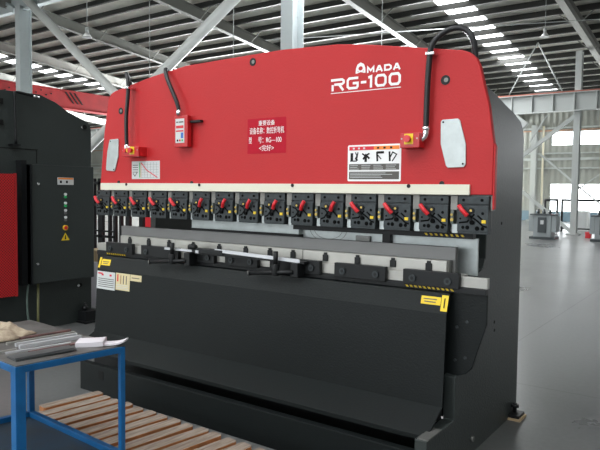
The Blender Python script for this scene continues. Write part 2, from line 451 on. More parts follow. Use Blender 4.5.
for q, l in (((-4.6, 13.0), 'thin rod hanging from the roof above the logo'), ((-6.9, 9.3), 'thin rod hanging from the roof above the left shoulder of the ram'), ((-8.6, 8.0), 'thin rod hanging from the roof just left of the pale brace')):
    o = MB().cyl((q[0], q[1], 3.6), (q[0], q[1], rs(q[1]) - .01), .009, n=6).build('hanging_rod', FARM); tag(o, l, 'rod')
o = MB().tube([(-8, 12, 5.9), (4, 16, 5.9)], .012, 6, False).build('stay_wire', FARM); tag(o, 'thin stay wire crossing the roof above the right hose loop', 'wire')

# ------------------------------------------------------------------ transformers and racks far right
def transformer(x, y, label, k=1):
    t = thing('transformer', label, 'transformer', (x, y, 0))
    MB().box(x - .42, x + .42, y - .35, y + .35, 0, .07).build('skid', TRANSD, t)
    MB().box(x - .30, x + .30, y - .3, y + .3, .07, .72).build('tank', TRANS, t, .01)
    for s in (-1, 1):
        m = MB()
        for j in range(8): m.box(x + s * .31 if s > 0 else x - .46, x + .46 if s > 0 else x - .31, y - .28 + j * .075, y - .25 + j * .075, .22, .70)
        m.box(x + s * .385 - .07, x + s * .385 + .07, y - .27, y + .3, .23, .69)
        m.build('radiator', TRANS, t)
    MB().box(x - .42, x + .42, y - .33, y + .33, .72, .76).build('lid', TRANSD, t)
    MB().box(x - .14, x + .14, y - .34, y - .3, .2, .66).build('control_panel', TRANSD, t)
    MB().box(x - .05, x + .06, y - .345, y - .34, .45, .57).build('name_plate', PAPERG, t)
    for j in (-.22, -.02, .18):
        MB().cyl((x + j, y, .76), (x + j, y, .90), .05, .035).cyl((x + j, y, .80), (x + j, y, .82), .07).build('bushing', TRANSD, t)
    t.scale = (.86, .9, 1)
transformer(-.98, 16.9, 'grey transformer standing left of the tall pale column')
transformer(.72, 17.0, 'grey transformer cut by the right edge of the photo')
def rack(x0, x1, y, z, label):
    t = thing('rack_frame', label, 'frame', ((x0 + x1) / 2, y, 0)); R_ = .042
    for x in (x0, x1):
        MB().tube([(x, y, 0), (x, y, z)], R_, 8, False).build('post', BLACK, t)
    MB().tube([(x0 - .03, y, z), (x1 + .03, y, z)], R_, 8, False).build('top_bar', BLACK, t)
    MB().tube([(x0, y, .12), (x1, y, .12)], .025, 8, False).build('bottom_bar', BLACK, t)
rack(-2.05, -1.62, 21.2, 1.15, 'narrow black frame behind the left transformer')
rack(-1.45, -.15, 21.2, 1.15, 'wide black frame seen behind the tall pale column')
rack(.05, 1.2, 20.7, 1.15, 'black frame behind the transformer at the right edge')
t = thing('cabinet', 'small white cabinet on the floor behind the tall pale column', 'cabinet', (-1.1, 22.5, 0))
MB().box(-1.35, -.75, 22.2, 22.6, 0, .75).build('body', COLW, t, .01)
MB().box(-1.30, -.80, 22.185, 22.2, .08, .70).build('door', PAPERG, t)
t = thing('fire_box', 'small red box on the floor between column and right transformer', 'box', (.05, 18.2, 0))
MB().box(-.05, .11, 18.1, 18.3, 0, .16).build('body', REDPL, t, .01)
MB().box(-.055, .115, 18.095, 18.305, .16, .19).build('lid', REDPL, t)

# ------------------------------------------------------------------ THE PRESS BRAKE
PB = thing('press_brake', 'large red and charcoal press brake machine filling the centre', 'press brake', (1.5, .4, 0))
def part(mb, name, m, parent=None, bevel=0): return mb.build(name, m, parent or PB, bevel)
FZ = 1.355
outline = [(.062, 1.36), (.075, 1.45), (.089, 1.56), (.114, 1.76), (.155, 1.965), (.168, 2.02), (.196, 2.050), (.241, 2.068), (.639, 2.135), (.951, 2.172),
           (1.503, 2.180), (1.750, 2.182), (2.124, 2.166), (2.322, 2.139), (2.660, 2.080), (2.824, 2.051), (2.862, 2.037), (2.895, 2.008),
           (2.915, 1.965), (2.936, 1.88), (2.962, 1.78), (2.990, 1.60), (2.990, 1.36)]
part(MB().prism(outline, 0, .036), 'ram_plate', RED, bevel=.004)
part(MB().prism([(2.991, 1.292), (3.0, 1.292), (3.0, 1.585), (2.991, 1.605)], -.0, .030), 'ram_end_guard', RED, bevel=.002)
# cream strip and bolts
part(MB().box(.088, 2.884, -.014, -.0005, 1.359, 1.409), 'guide_strip', CREAM, bevel=.001)
for x, z in ((.381, 1.406), (1.099, 1.405), (1.840, 1.406), (2.568, 1.406)):
    part(MB().cyl((x, -.018, z - .006), (x, -.014, z - .006), .010), 'strip_screw', BLACK)
for x, z in ((.282, 1.415), (1.018, 1.413), (2.740, 1.414)):
    part(MB().cyl((x, -.006, z), (x, 0, z), .012), 'strip_screw', BLACK)
for x, z in ((1.526, 2.135), (2.745, 1.916), (.307, 1.922)):
    h = part(MB().cyl((x, -.003, z), (x, 0.0, z), .024), 'screw_hole', BLACK)
    MB().cyl((x + .004, -.005, z), (x + .004, -.001, z), .011).build('screw_head', STEELD, h)
# ram lower body (grey steel behind the clamps)
part(MB().box(.15, 2.78, .062, .12, 1.22, 1.95), 'ram_body', DARK)
part(MB().box(.05, 2.97, .045, .062, 1.20, 1.357), 'tool_holder_bar', STEELD)

# clamps
def make_clamp(i):
    x0 = .1 + .2 * i - .076; x1 = x0 + .152
    c = MB().box(x0, x1, .0, .04, 1.315, 1.354).box(x0, x1, -.006, .04, 1.182, 1.306).box(x0 + .004, x1 - .004, .01, .04, 1.30, 1.32)
    c.box(x0 + .002, x1 - .002, -.004, .04, 1.172, 1.184)
    b = part(c, 'punch_clamp', CLAMP, bevel=.002)
    back = 5 <= i <= 10
    y = -.006; w = .008
    if not back: gl = [[(x0 + .055, 1.262), (x0 + .078, 1.250), (x0 + .100, 1.236), (x0 + .125, 1.214), (x1 - .006, 1.208)], [(x0 + .010, 1.225), (x0 + .050, 1.230), (x0 + .085, 1.268)], [(x0 + .100, 1.262), (x0 + .128, 1.238)]]
    else: gl = [[(x0 + .01, 1.276), (x0 + .035, 1.268), (x0 + .060, 1.240)], [(x0 + .008, 1.214), (x0 + .030, 1.222), (x0 + .062, 1.262)], [(x0 + .085, 1.262), (x0 + .118, 1.232)]]
    for k, g in enumerate(gl): MB().stroke(g, w, y, .0012 + .0002 * k).build('groove', CLAMPD, b)
    for dx, dz, r in ((.030, 1.203, .008), (.052, 1.203, .010), (.100, 1.200, .011), (.126, 1.200, .009), (.016, 1.245, .005), (.125, 1.272, .007)):
        MB().cyl((x0 + dx, y - .0018, dz), (x0 + dx, y + .001, dz), r, n=12).build('hole', CLAMPD, b)
    for dx in (.028, .118): MB().cyl((x0 + dx, -.003, 1.335), (x0 + dx, .002, 1.335), .007, n=12).build('screw', CLAMPD, b)
    kx = x0 + (.070 if not back else .046)
    MB().cyl((kx, -.014, 1.285), (kx, -.006, 1.285), .015).build('knob', BLACK, b, .002)
    MB().cyl((kx, -.016, 1.285), (kx, -.013, 1.285), .006).build('knob_screw', BRASS, b)
    if back: p, q = (x0 + .108, 1.312), (x0 + .082, 1.262)
    else: p, q = (x0 + .014, 1.308), (x0 + .056, 1.260)
    MB().tube([(p[0], -.026, p[1]), ((p[0] + q[0]) / 2, -.030, (p[1] + q[1]) / 2), (q[0], -.022, q[1])], .0108, 12).build('lever_grip', REDPL, b)
    s_ = 1 if not back else -1
    MB().bar((q[0], -.016, q[1]), (q[0] + .020 * s_, -.010, q[1] - .030), .011, .010, (0, 1, 0)).build('lever_arm', BLACK, b)
    MB().cyl((q[0] + .020 * s_, -.017, q[1] - .032), (q[0] + .020 * s_, -.006, q[1] - .032), .011).build('pivot', CLAMPD, b)
    MB().box(x1 - .030, x1 - .010, -.011, -.006, 1.226, 1.241).build('latch', YEL, b, .001)
    s0 = x1 + .006
    if i < 14:
        part(MB().box(s0, s0 + .036, .010, .044, 1.285, 1.355), 'wedge_block', WEDGE, bevel=.001)
        part(MB().box(s0 + .002, s0 + .018, .008, .044, 1.218, 1.283), 'wedge_spacer', WEDGE2, bevel=.001)
        part(MB().cyl((s0 + .012, .000, 1.238), (s0 + .012, .008, 1.238), .008), 'wedge_screw', BRASS)
        part(MB().cyl((s0 + .010, .000, 1.262), (s0 + .010, .008, 1.262), .006), 'wedge_screw', BRASS)
        part(MB().box(s0 + .006, s0 + .034, .020, .044, 1.172, 1.216), 'wedge_tail', ALU)
    else: part(MB().box(s0 - .003, s0 + .010, .014, .044, 1.285, 1.355), 'wedge_block', WEDGE, bevel=.001)
for i in range(15): make_clamp(i)

# beam seen under the clamps and back gauge
part(MB().box(.3, 2.86, .13, .16, 1.172, 1.195), 'rear_guide_bar', ALU, bevel=.001)
part(MB().box(1.75, 2.86, .12, .16, 1.138, 1.172), 'rear_black_bar', BLACK)
b = part(MB().box(.85, 1.76, .165, .205, 1.105, 1.170), 'gauge_beam', ALU, bevel=.002)
MB().box(.85, 1.77, .155, .21, 1.082, 1.105).build('gauge_beam_base', BLACK, b)
for k in range(8):
    a = 2.60 + .028 * k
    part(MB().prism([(a, 1.158), (a + .012, 1.158), (a + .020, 1.147), (a + .008, 1.147)], .1165, .1195), 'hazard_mark', YEL)
part(MB().box(2.375, 2.858, .20, .215, .945, 1.136), 'rear_cover_panel', ALU, bevel=.001)
part(MB().box(1.72, 2.325, .20, .215, 1.02, 1.136), 'rear_cover_panel', ALU, bevel=.001)
m = MB()
for r in (.10, .13):
    for cx in (1.95,):
        m.stroke([(cx + r * math.cos(math.radians(a)), 1.145 + r * .6 * math.sin(math.radians(a))) for a in range(185, 356, 12)], .003, .199, .001)
part(m, 'cover_groove_rings', STEELD)
part(MB().box(2.325, 2.375, .17, .22, 1.05, 1.15).prism([(2.30, 1.20), (2.40, 1.20), (2.36, 1.15), (2.33, 1.15)], .13, .17), 'gauge_carriage', BLACK, bevel=.003)
part(MB().box(2.15, 2.24, .18, .20, 1.055, 1.118), 'gauge_bracket', STEELD)
for x in (1.25, 1.52):
    b = part(MB().box(x - .05, x + .05, .22, .30, 1.045, 1.07), 'gauge_finger', BLACK, bevel=.002)
    MB().box(x - .04, x + .03, .19, .24, 1.07, 1.078).build('finger_plate', STEELD, b)
part(MB().box(.95, 1.5, .32, .34, 1.09, 1.115), 'green_gauge_strip', mat('green_paint', (.02, .16, .06), .5))

# die and die rail
part(MB().box(.035, 2.980, .0, .12, .912, .964).box(2.9, 2.980, -.0005, .03, .913, .963) if False else MB().box(.035, 2.84, .0, .12, .912, .964).box(2.8395, 2.980, .0, .030, .912, .964), 'die_rail', STEEL, bevel=.0015)
for a, b_ in ((.278, .84), (.844, 1.895), (1.899, 2.768)):
    part(MB().box(a, b_, .015, .050, .964, 1.030), 'die_segment', STEEL, bevel=.0015)
part(MB().box(.278, 2.772, .050, .085, .964, 1.030), 'die_base', STEELD, bevel=.001)
part(MB().box(.20, 2.785, .085, .12, .964, 1.094), 'die_back_bar', mat('die_steel_dark', (.19, .19, .19), .5, metal=.4), bevel=.0015)
for x in (.385, .585, .79, 1.02, 1.25, 1.47, 1.66, 1.83, 2.055, 2.262, 2.475, 2.675):
    b = part(MB().box(x - .017, x + .017, .007, .015, .978, 1.014), 'die_bolt', BLACK, bevel=.002)
    MB().box(x - .009, x + .009, .007, .015, 1.014, 1.026).build('bolt_tip', BLACK, b)
segs = [(.168, .457), (.552, .785 + .03), (.86, .929 + .2), (1.252 - .02, 1.252 + .0)]
segs = [(.168, .457), (.552, .920), (1.005, 1.245), (1.335, 1.597), (1.690, 2.045), (2.140, 2.453), (2.553, 2.850)]
for a, b_ in segs:
    p = part(MB().box(a, b_, -.030, -.001, .903, .980), 'die_clamp_plate', BLACK, bevel=.003)
    for x in (a + .055, b_ - .055):
        MB().cyl((x, -.040, .938), (x, -.030, .938), .018, .017, 20).build('bolt_head', CLAMP, p)
        MB().cyl((x, -.0415, .938), (x, -.039, .938), .009, n=6).build('bolt_socket', BLACK, p)
part(MB().box(.04, 2.978, -.012, .02, .882, .911), 'rail_ledge', BLACK, bevel=.002)
for a0_, n_ in ((.155, 9), (2.56, 11)):
    for k in range(n_):
        a = a0_ + .024 * k
        part(MB().prism([(a, .899), (a + .012, .899), (a + .020, .889), (a + .008, .889)], -.0150, -.012), 'hazard_dash', YEL)
# bed plate, apron, shelf
part(MB().prism([(.03, .47), (.03, .885), (2.982, .885), (2.982, .744), (2.914, .52), (2.885, .488), (2.835, .47), (2.79, .478)], .0, .014), 'bed_plate', DARK, bevel=.003)
for x, z in ((2.835, .714), (2.885, .745), (2.83, .549), (2.88, .568)):
    part(MB().cyl((x, -.004, z), (x, 0, z), .007), 'bed_screw', CLAMP)
ap = [(-.050, .880), (-.080, .785), (-.105, .335), (-.098, .335), (-.074, .784), (-.0, .873), (-.0, .880)]
apr = part(MB().prism(ap, .135, 2.812, 'x'), 'apron', DARK, bevel=.001)
part(MB().prism([(-.106, .337), (-.275, .247), (-.275, .225), (-.268, .225), (-.268, .240), (-.106, .327)], .14, 2.812, 'x'), 'scrap_shelf', DARK, bevel=.001)
part(MB().box(.08, 2.78, -.07, -.03, 0, .33), 'base_front', BLACK)
part(MB().prism([(-.345, 0), (-.325, 0), (-.325, .17), (-.30, .17), (-.30, .190), (-.345, .190)], .30, 2.80, 'x'), 'kick_plate', DARK, bevel=.002)
part(MB().box(.50, .55, -.347, -.345, .10, .16), 'kick_plate_slot', INK)
# side frames with the C-shaped throat
side = [(-.345, 0), (-.345, .255), (-.19, .255), (-.02, .255), (-.02, .47), (.09, .50), (.09, .90), (.16, .93), (.34, .97), (.37, 1.02), (.37, 1.22), (.33, 1.28), (.14, 1.30), (.14, 2.0),
        (.30, 1.93), (.62, 1.868), (.80, 1.835), (.93, 1.80), (.985, 1.76), (1.01, 1.70), (1.02, 0)]
fr = part(MB().prism(side, 2.782, 2.842, 'x'), 'side_frame', DARK2, bevel=.004)
part(MB().prism([(-.02, 0)] + side[3:], .19, .25, 'x'), 'side_frame', DARK2, bevel=.004)
MB().box(2.795, 2.846, -.342, -.185, .2555, .262).build('foot_flange', STEELD, fr)
for y, z in ((.545, .649), (.549, .602), (.62, 1.2)):
    MB().cyl((2.842, y, z), (2.844, y, z), .009, n=12).build('screw_hole', INK, fr)
MB().cyl((2.842, .227, .085), (2.855, .227, .085), .016, n=6).build('side_bolt', STEELD, fr)
part(MB().box(.25, 2.782, .93, .99, .25, .80), 'rear_panel', DARK)
part(MB().box(.25, 2.782, .40, .46, .10, .88), 'inner_web', DARK)
part(MB().box(.25, 2.782, .45, .98, 1.35, 1.85), 'rear_housing', DARK)
part(MB().box(.9, 2.782, .42, .45, .88, 1.35), 'rear_screen', BLACK)
# levelling foot at the rear right corner
f = part(MB().box(2.80, 2.905, .86, .975, .012, .03), 'levelling_foot', BLACK, bevel=.002)
MB().cyl((2.86, .93, .03), (2.86, .93, .085), .012).cyl((2.86, .93, .062), (2.86, .93, .078), .026, n=6).build('foot_bolt', BLACK, f)
MB().box(2.80, 2.915, .85, .985, 0, .012).build('foot_pad', CARD, f)
f = part(MB().box(2.842, 2.87, .05, .14, .01, .03), 'levelling_foot', BLACK)

# silver end covers on the ram
plR = [(2.736, 1.724), (2.815, 1.726), (2.826, 1.716), (2.858, 1.603), (2.860, 1.505), (2.850, 1.492), (2.770, 1.490), (2.760, 1.500), (2.730, 1.607), (2.728, 1.715)]
p = part(MB().prism(plR, -.008, -.0005), 'access_cover', ALU, bevel=.002)
for x, z in ((2.742, 1.712), (2.846, 1.508)): MB().cyl((x, -.010, z), (x, -.008, z), .005, n=10).build('cover_screw', INK, p)
plL = [(.184, 1.715), (.192, 1.723), (.276, 1.726), (.286, 1.718), (.283, 1.60), (.245, 1.50), (.235, 1.494), (.150, 1.500), (.143, 1.51), (.160, 1.64)]
p = part(MB().prism(plL, -.008, -.0005), 'access_cover', ALU, bevel=.002)
for x, z in ((.198, 1.711), (.235, 1.506)): MB().cyl((x, -.010, z), (x, -.008, z), .005, n=10).build('cover_screw', INK, p)

# emergency stop boxes
def estop(x0, x1, z0, z1, depth, bx, bz, two=False):
    p = part(MB().box(x0, x1, -depth, -.0005, z0, z1), 'emergency_stop_box', REDBOX, bevel=.003)
    y = -depth
    MB().box(bx - .024, bx + .024, y - .001, y, bz - .026, bz + .026).build('yellow_plate', YEL, p)
    MB().cyl((bx, y - .012, bz), (bx, y, bz), .010).cyl((bx, y - .026, bz), (bx, y - .012, bz), .018, .017, 20).build('stop_button', REDPL, p)
    if two:
        for k, mm in ((-.068, REDPL), (-.034, YEL)):
            MB().cyl((bx + k, y - .014, bz), (bx + k, y, bz), .012).build('push_button', mm, p)
            MB().box(bx + k - .012, bx + k + .012, y - .001, y, bz + .016, bz + .030).build('button_label', WHITE, p)
    for sx in (x0 + .010, x1 - .012): MB().cyl((sx, y - .002, bz + .002), (sx, y, bz + .002), .004, n=10).build('box_screw', STEEL, p)
    return p
estop(2.540, 2.645, 1.588, 1.662, .068, 2.588, 1.632)
estop(.410, .582, 1.590, 1.657, .075, .515, 1.632, True)
# hoses
p = part(MB().tube([(2.662, -.030, 1.675), (2.663, -.032, 1.76), (2.666, -.034, 1.876), (2.671, -.034, 1.99), (2.680, -.032, 2.075), (2.705, -.02, 2.120), (2.745, .0, 2.152), (2.79, .015, 2.163), (2.835, .025, 2.148), (2.865, .035, 2.10), (2.872, .05, 2.03), (2.868, .06, 1.96)], .0145), 'hose', RUBBER)
MB().tube([(2.62, -.03, 1.633), (2.648, -.03, 1.636), (2.660, -.03, 1.655), (2.662, -.03, 1.682)], .0165).cyl((2.662, -.03, 1.672), (2.662, -.03, 1.692), .020).build('elbow_fitting', CHROME, p)
MB().box(2.658, 2.704, -.052, -.0, 2.036, 2.050).build('hose_clip', CHROME, p, .002)
p = part(MB().tube([(.438, -.055, 1.665), (.437, -.058, 1.72), (.438, -.060, 1.86), (.445, -.055, 1.97), (.447, -.05, 2.055), (.438, -.045, 2.12), (.405, -.03, 2.172), (.365, .02, 2.150), (.340, .07, 2.08), (.330, .09, 2.0)], .0135), 'hose', RUBBER)
MB().box(.425, .470, -.070, -.0, 2.058, 2.072).build('hose_clip', CHROME, p, .002)
MB().cyl((.438, -.055, 1.655), (.438, -.055, 1.675), .018).build('hose_gland', CHROME, p)
p = part(MB().tube([(.760, .05, 2.14), (.775, .0, 2.166), (.800, -.03, 2.145), (.838, -.045, 2.085), (.885, -.05, 2.01), (.925, -.05, 1.94), (.942, -.045, 1.885)], .0135), 'hose', RUBBER)
MB().cyl((.943, -.045, 1.848), (.943, -.045, 1.882), .018).build('hose_gland', CHROME, p)

# hanging control box
p = part(MB().box(.905, 1.026, -.050, -.012, 1.643, 1.846), 'control_pendant', REDBOX, bevel=.004)
MB().box(.918, .998, -.0515, -.050, 1.670, 1.826).build('pendant_panel', PAPERG, p)
MB().box(.924, .992, -.0525, -.0515, 1.764, 1.782).build('pendant_display', REDPL, p)
MB().box(.924, .992, -.0525, -.0515, 1.742, 1.751).build('pendant_strip', REDINK, p)
MB().box(.968, .990, -.0525, -.0515, 1.700, 1.736).build('pendant_key', mat('blue_print', (.05, .15, .5), .5), p)
for k in range(3): MB().cyl((.938 + .022 * k, -.054, 1.686), (.938 + .022 * k, -.0515, 1.686), .007, n=10).build('pendant_button', (INK, REDPL, GREEN)[k], p)
for a_, b2 in ((.925, .945), (.950, .990)): MB().box(a_, b2, -.0525, -.0515, 1.800, 1.808).build('pendant_print', DGREY, p)
part(MB().box(1.026, 1.118, -.03, -.001, 1.798, 1.813), 'pendant_bracket', BLACK, bevel=.001)

# capacity chart sticker
p = part(MB().box(.425, .713, -.002, -.0003, 1.438, 1.562), 'chart_sticker', PAPERG)
MB().box(.505, .513, -.003, -.002, 1.448, 1.552).build('green_line', GREEN, p)
MB().box(.520, .523, -.003, -.002, 1.448, 1.552).build('orange_line', ORANGE, p)
MB().stroke([(.525, 1.550), (.58, 1.500), (.69, 1.448)], .006, -.002, .001).build('red_curve', REDINK, p)
m = MB()
for k in range(6): m.box(.52, .70, -.0026, -.002, 1.448 + .018 * k, 1.449 + .018 * k)
for k in range(5): m.box(.56 + .03 * k, .561 + .03 * k, -.0026, -.002, 1.446, 1.552)
for k in range(4): m.box(.435, .49, -.0026, -.002, 1.532 - .016 * k, 1.537 - .016 * k)
m.stroke([(.44, 1.478), (.458, 1.458), (.482, 1.484)], .005, -.002, .001)
m.build('chart_grid', DGREY, p)

# notice with Chinese writing on a redder label
p = part(MB().box(1.489, 1.780, -.0015, -.0003, 1.588, 1.797), 'equipment_label', PINKRED)
def cn(s_, cx, z, size, sx):
    return text(s_, 'label_writing', cx, z, size, -.0022, WHITE, p, sx, align='CENTER', offset=0)
cn('重要设备', 1.636, 1.756, .033, .95)
cn('设备名称：数控折弯机', 1.636, 1.708, .042, .62)
cn('型', 1.512, 1.653, .042, .62)
cn('号：RG—100', 1.66, 1.653, .042, .72)
cn('<完好>', 1.636, 1.606, .038, .95)

# white warning sticker with pictograms
p = part(MB().prism(rounded(2.199, 2.516, 1.424, 1.617, .008), -.002, -.0003), 'warning_sticker', WHITE)
def Q(x0, x1, z0, z1, nm, mm, d=.001): return MB().box(2.199 + .317 * x0, 2.199 + .317 * x1, -.002 - d, -.002, 1.424 + .193 * z0, 1.424 + .193 * z1).build(nm, mm, p)
Q(.03, .50, .855, .955, 'red_band', REDINK); Q(.50, .97, .855, .955, 'orange_band', ORANGE)
Q(.03, .97, .31, .475, 'text_block', DGREY); Q(.03, .97, .055, .265, 'text_block', DGREY)
def QS(groups):
    m = MB()
    for k, (pts, w) in enumerate(groups): m.stroke([(2.199 + .317 * a, 1.424 + .193 * b) for a, b in pts], w, -.002, .0012 + .0001 * k)
    m.build('pictogram', INK, p)
QS([([(.08, .78), (.08, .56)], .016), ([(.05, .56), (.17, .56), (.20, .80)], .006), ([(.15, .80), (.18, .70), (.15, .62), (.20, .58)], .006)])
QS([([(.28, .76), (.34, .70), (.42, .76)], .008), ([(.30, .60), (.35, .72), (.42, .62)], .010), ([(.35, .72), (.35, .53)], .014)])
QS([([(.56, .80), (.57, .54)], .010), ([(.56, .78), (.69, .78)], .012), ([(.57, .72), (.64, .60)], .005)])
QS([([(.79, .80), (.80, .54)], .010), ([(.79, .60), (.85, .78), (.92, .72), (.88, .62), (.84, .54)], .006)])
m = MB()
for z in (.43, .38, .33): 
    for a, b in ((.05, .22), (.27, .45), (.50, .68), (.73, .92)): m.box(2.199 + .317 * a, 2.199 + .317 * (b - random.random() * .05), -.0037, -.003, 1.424 + .193 * z, 1.424 + .193 * z + .0022)
for z in (.22, .18, .14, .10): m.box(2.199 + .317 * .05, 2.199 + .317 * (.6 + random.random() * .3), -.0037, -.003, 1.424 + .193 * z, 1.424 + .193 * z + .0022)
for a in (.10, .20, .30): m.box(2.199 + .317 * a, 2.199 + .317 * (a + .035), -.0037, -.003, 1.424 + .193 * .88, 1.424 + .193 * .93)
m.build('printed_lines', PAPERG, p)
m = MB()
for a in (.56, .68, .80): m.box(2.199 + .317 * a, 2.199 + .317 * (a + .04), -.0037, -.003, 1.424 + .193 * .88, 1.424 + .193 * .93)
m.build('printed_marks', INK, p)

# logo and model number (raised white vinyl)
lg = bpy.data.objects.new('lettering', None); C.objects.link(lg); lg.parent = PB
LC = [0]
def S(pts, w, closed=False, nm='letter_stroke'):
    LC[0] += 1
    return MB().stroke(pts, w, -.0005, .0010 + .00015 * (LC[0] % 3), closed).build(nm, WHITE, lg)
# round A emblem
a0, a1, zb_, zt_ = 2.239, 2.298, 1.995, 2.052
cx = (a0 + a1) / 2
S([(a0 + .005, 1.996), (a0 + .007, 2.022), (a0 + .014, 2.038), (cx, 2.046), (a1 - .014, 2.038), (a1 - .007, 2.022), (a1 - .005, 1.996)], .011)
S([(cx + .017 * math.cos(t * PI / 8), 2.021 + .015 * math.sin(t * PI / 8)) for t in range(16)], .007, True)
S([(a0 + .006, 1.999), (cx, 2.005), (a1 - .006, 1.999)], .006)
def letters(x0, x1, z0, z1, word, w, slot=.80):
    n_ = len(word); pw = (x1 - x0) / n_
    for k, ch in enumerate(word):
        a = x0 + pw * k + pw * (1 - slot) / 2; b = x0 + pw * (k + 1) - pw * (1 - slot) / 2
        h = z1 - z0; q = w / 2
        X = lambda u: a + q + (b - a - w) * u
        Z = lambda v: z0 + q + (h - w) * v
        if ch == 'M': S([(X(0), z0), (X(0), Z(1)), (X(.5), Z(.25)), (X(1), Z(1)), (X(1), z0)], w)
        if ch == 'A': S([(X(0), z0), (X(.42), Z(1)), (X(.58), Z(1)), (X(1), z0)], w); S([(X(.2), Z(.25)), (X(.8), Z(.25))], w * .8)
        if ch == 'D': S([(X(0), Z(0)), (X(0), Z(1)), (X(.7), Z(1)), (X(1), Z(.7)), (X(1), Z(.3)), (X(.7), Z(0))], w, True)
letters(2.304, 2.506, 1.993, 2.027, 'MADA', .0095, .88)
# RG-100
z0, z1, w = 1.915, 1.980, .013
q = w / 2
S([(2.088 + q, z0), (2.088 + q, z0 + .034)], w); S([(2.084, z1 - q), (2.155, z1 - q), (2.165, z1 - .014), (2.165, z0 + .042), (2.155, z0 + .034), (2.105, z0 + .034)], w); S([(2.135, z0 + .034), (2.163, z0)], w)
S([(2.255, z1 - q), (2.200, z1 - q), (2.190, z1 - .016), (2.190, z0 + .016), (2.200, z0 + q), (2.246, z0 + q), (2.252, z0 + .014), (2.252, z0 + .032), (2.222, z0 + .032)], w)
S([(2.272, z0 + .032), (2.304, z0 + .032)], w)
S([(2.316, z1 - .012), (2.333, z1 - q), (2.333, z0)], w)
for a, b in ((2.356, 2.424), (2.436, 2.505)):
    S([(a + q + .010, z0 + q), (a + q, z0 + .018), (a + q, z1 - .018), (a + q + .010, z1 - q), (b - q - .010, z1 - q), (b - q, z1 - .018), (b - q, z0 + .018), (b - q - .010, z0 + q)], w, True)
MB().box(2.084, 2.506, -.0017, -.0005, 1.901, 1.905).build('underline', WHITE, lg)

# stickers on the apron: they lie on its sloping faces
def sticker(xa, xb, s0, s1, nm, mm, off=.0015, upper=False, lean=0):
    """s is height z on the apron"""
    def yy(z): return (-.080 - (.785 - z) * (.025 / .450)) if z <= .785 else (-.050 - (.880 - z) * (.030 / .095))
    m = MB()
    A = [(xa, s0), (xb, s0), (xb + lean, s1), (xa + lean, s1)]
    v = [m.bm.verts.new((x, yy(z) - off, z)) for x, z in A] + [m.bm.verts.new((x, yy(z) - off + .001, z)) for x, z in A]
    for f in ((0, 1, 2, 3), (7, 6, 5, 4), (0, 4, 5, 1), (1, 5, 6, 2), (2, 6, 7, 3), (3, 7, 4, 0)): m.bm.faces.new([v[i] for i in f])
    return m.build(nm, mm, apr)
def onap(px0, px1, z0, z1, *a, **k): return sticker(px0, px1, z0, z1, *a, **k)
sticker(.138, .340, .645, .772, 'notice_label', PAPERG)
sticker(.150, .200, .752, .762, 'notice_mark', REDINK, .0025)
for a in (.19, .28): sticker(a, a + .022, .742, .756, 'notice_mark', REDINK, .0025)
for k in range(5): sticker(.155, .33, .718 - .014 * k, .723 - .014 * k, 'notice_text', DGREY, .0025)
sticker(.350, .500, .655, .775, 'notice_label', PAPERY)
sticker(.365, .378, .715, .765, 'notice_mark', REDINK, .0025)
for a in (.40, .43, .46): sticker(a, a + .008, .70, .76, 'notice_text', mat('brown_ink', (.35, .2, .1), .6) if a == .40 else DGREY, .0025)
for k in range(3): sticker(.36, .485, .690 - .012 * k, .694 - .012 * k, 'notice_text', PAPERG, .0025)
sticker(.505, .620, .732, .775, 'notice_label', PAPERY)
sticker(.52, .60, .750, .756, 'notice_text', DGREY, .0025)
sticker(.140, .160, .795, .868, 'warning_tag', YEL, .0015, lean=.0)
sticker(.168, .265, .815, .858, 'warning_tag', YEL)
sticker(.180, .25, .838, .843, 'tag_text', DGREY, .0025); sticker(.185, .24, .826, .831, 'tag_text', DGREY, .0025)
sticker(2.672, 2.775, .822, .860, 'warning_tag', YEL)
sticker(2.685, 2.755, .845, .850, 'tag_text', DGREY, .0025); sticker(2.690, 2.750, .832, .837, 'tag_text', DGREY, .0025)
sticker(2.778, 2.812, .797, .872, 'warning_tag', YEL)
sticker(2.792, 2.798, .812, .858, 'tag_text', INK, .0025)

# front sheet supports: rods with T handles and a bright rod
def support(x, z, xl):
    p = part(MB().tube([(x, -.105, z - .040), (x, -.105, z + .025)], .022, 14, False), 'support_clamp', BLACK, bevel=.002)
    MB().tube([(x, -.105, z + .02), (x, -.105, z + .098)], .014, 12, False).build('clamp_handle', BLACK, p)
    MB().tube([(xl, -.105, z - .042), (x, -.105, z - .022), (x + .12, -.10, z - .012)], .012, 12, False).build('support_rod', BLACK, p)
    MB().cyl((xl - .006, -.107, z - .043), (xl, -.106, z - .042), .016).build('rod_end', STEELD, p)
    MB().box(x + .10, x + .15, -.100, -.031, z - .040, z + .040).build('bracket', BLACK, p, .004)
support(.945, .925, .735)
support(1.793, .925, 1.60)
b = part(MB().box(1.12, 1.97, -.075, -.031, .960, .974), 'support_bar', BLACK, bevel=.001)
MB().prism([(1.275, .985), (1.94, .965), (1.94, .985), (1.30, 1.004)], -.078, -.072).build('bright_strip', CHROMEW, b)
b = part(MB().box(.86, 1.06, -.075, -.031, .966, .980), 'support_bar', BLACK, bevel=.001)
MB().box(.85, 1.10, -.085, -.072, .972, .986).build('bright_strip', CHROMEW, b)
part(MB().box(1.06, 1.36, -.080, -.031, .966, .998), 'slide_block', BLACK, bevel=.004)
part(MB().cyl((1.07, -.075, 1.004), (1.13, -.075, 1.004), .016), 'slide_knob', BLACK, bevel=.002)
part(MB().box(1.135, 1.16, -.085, -.079, .968, .985), 'slide_plate', CHROMEW)

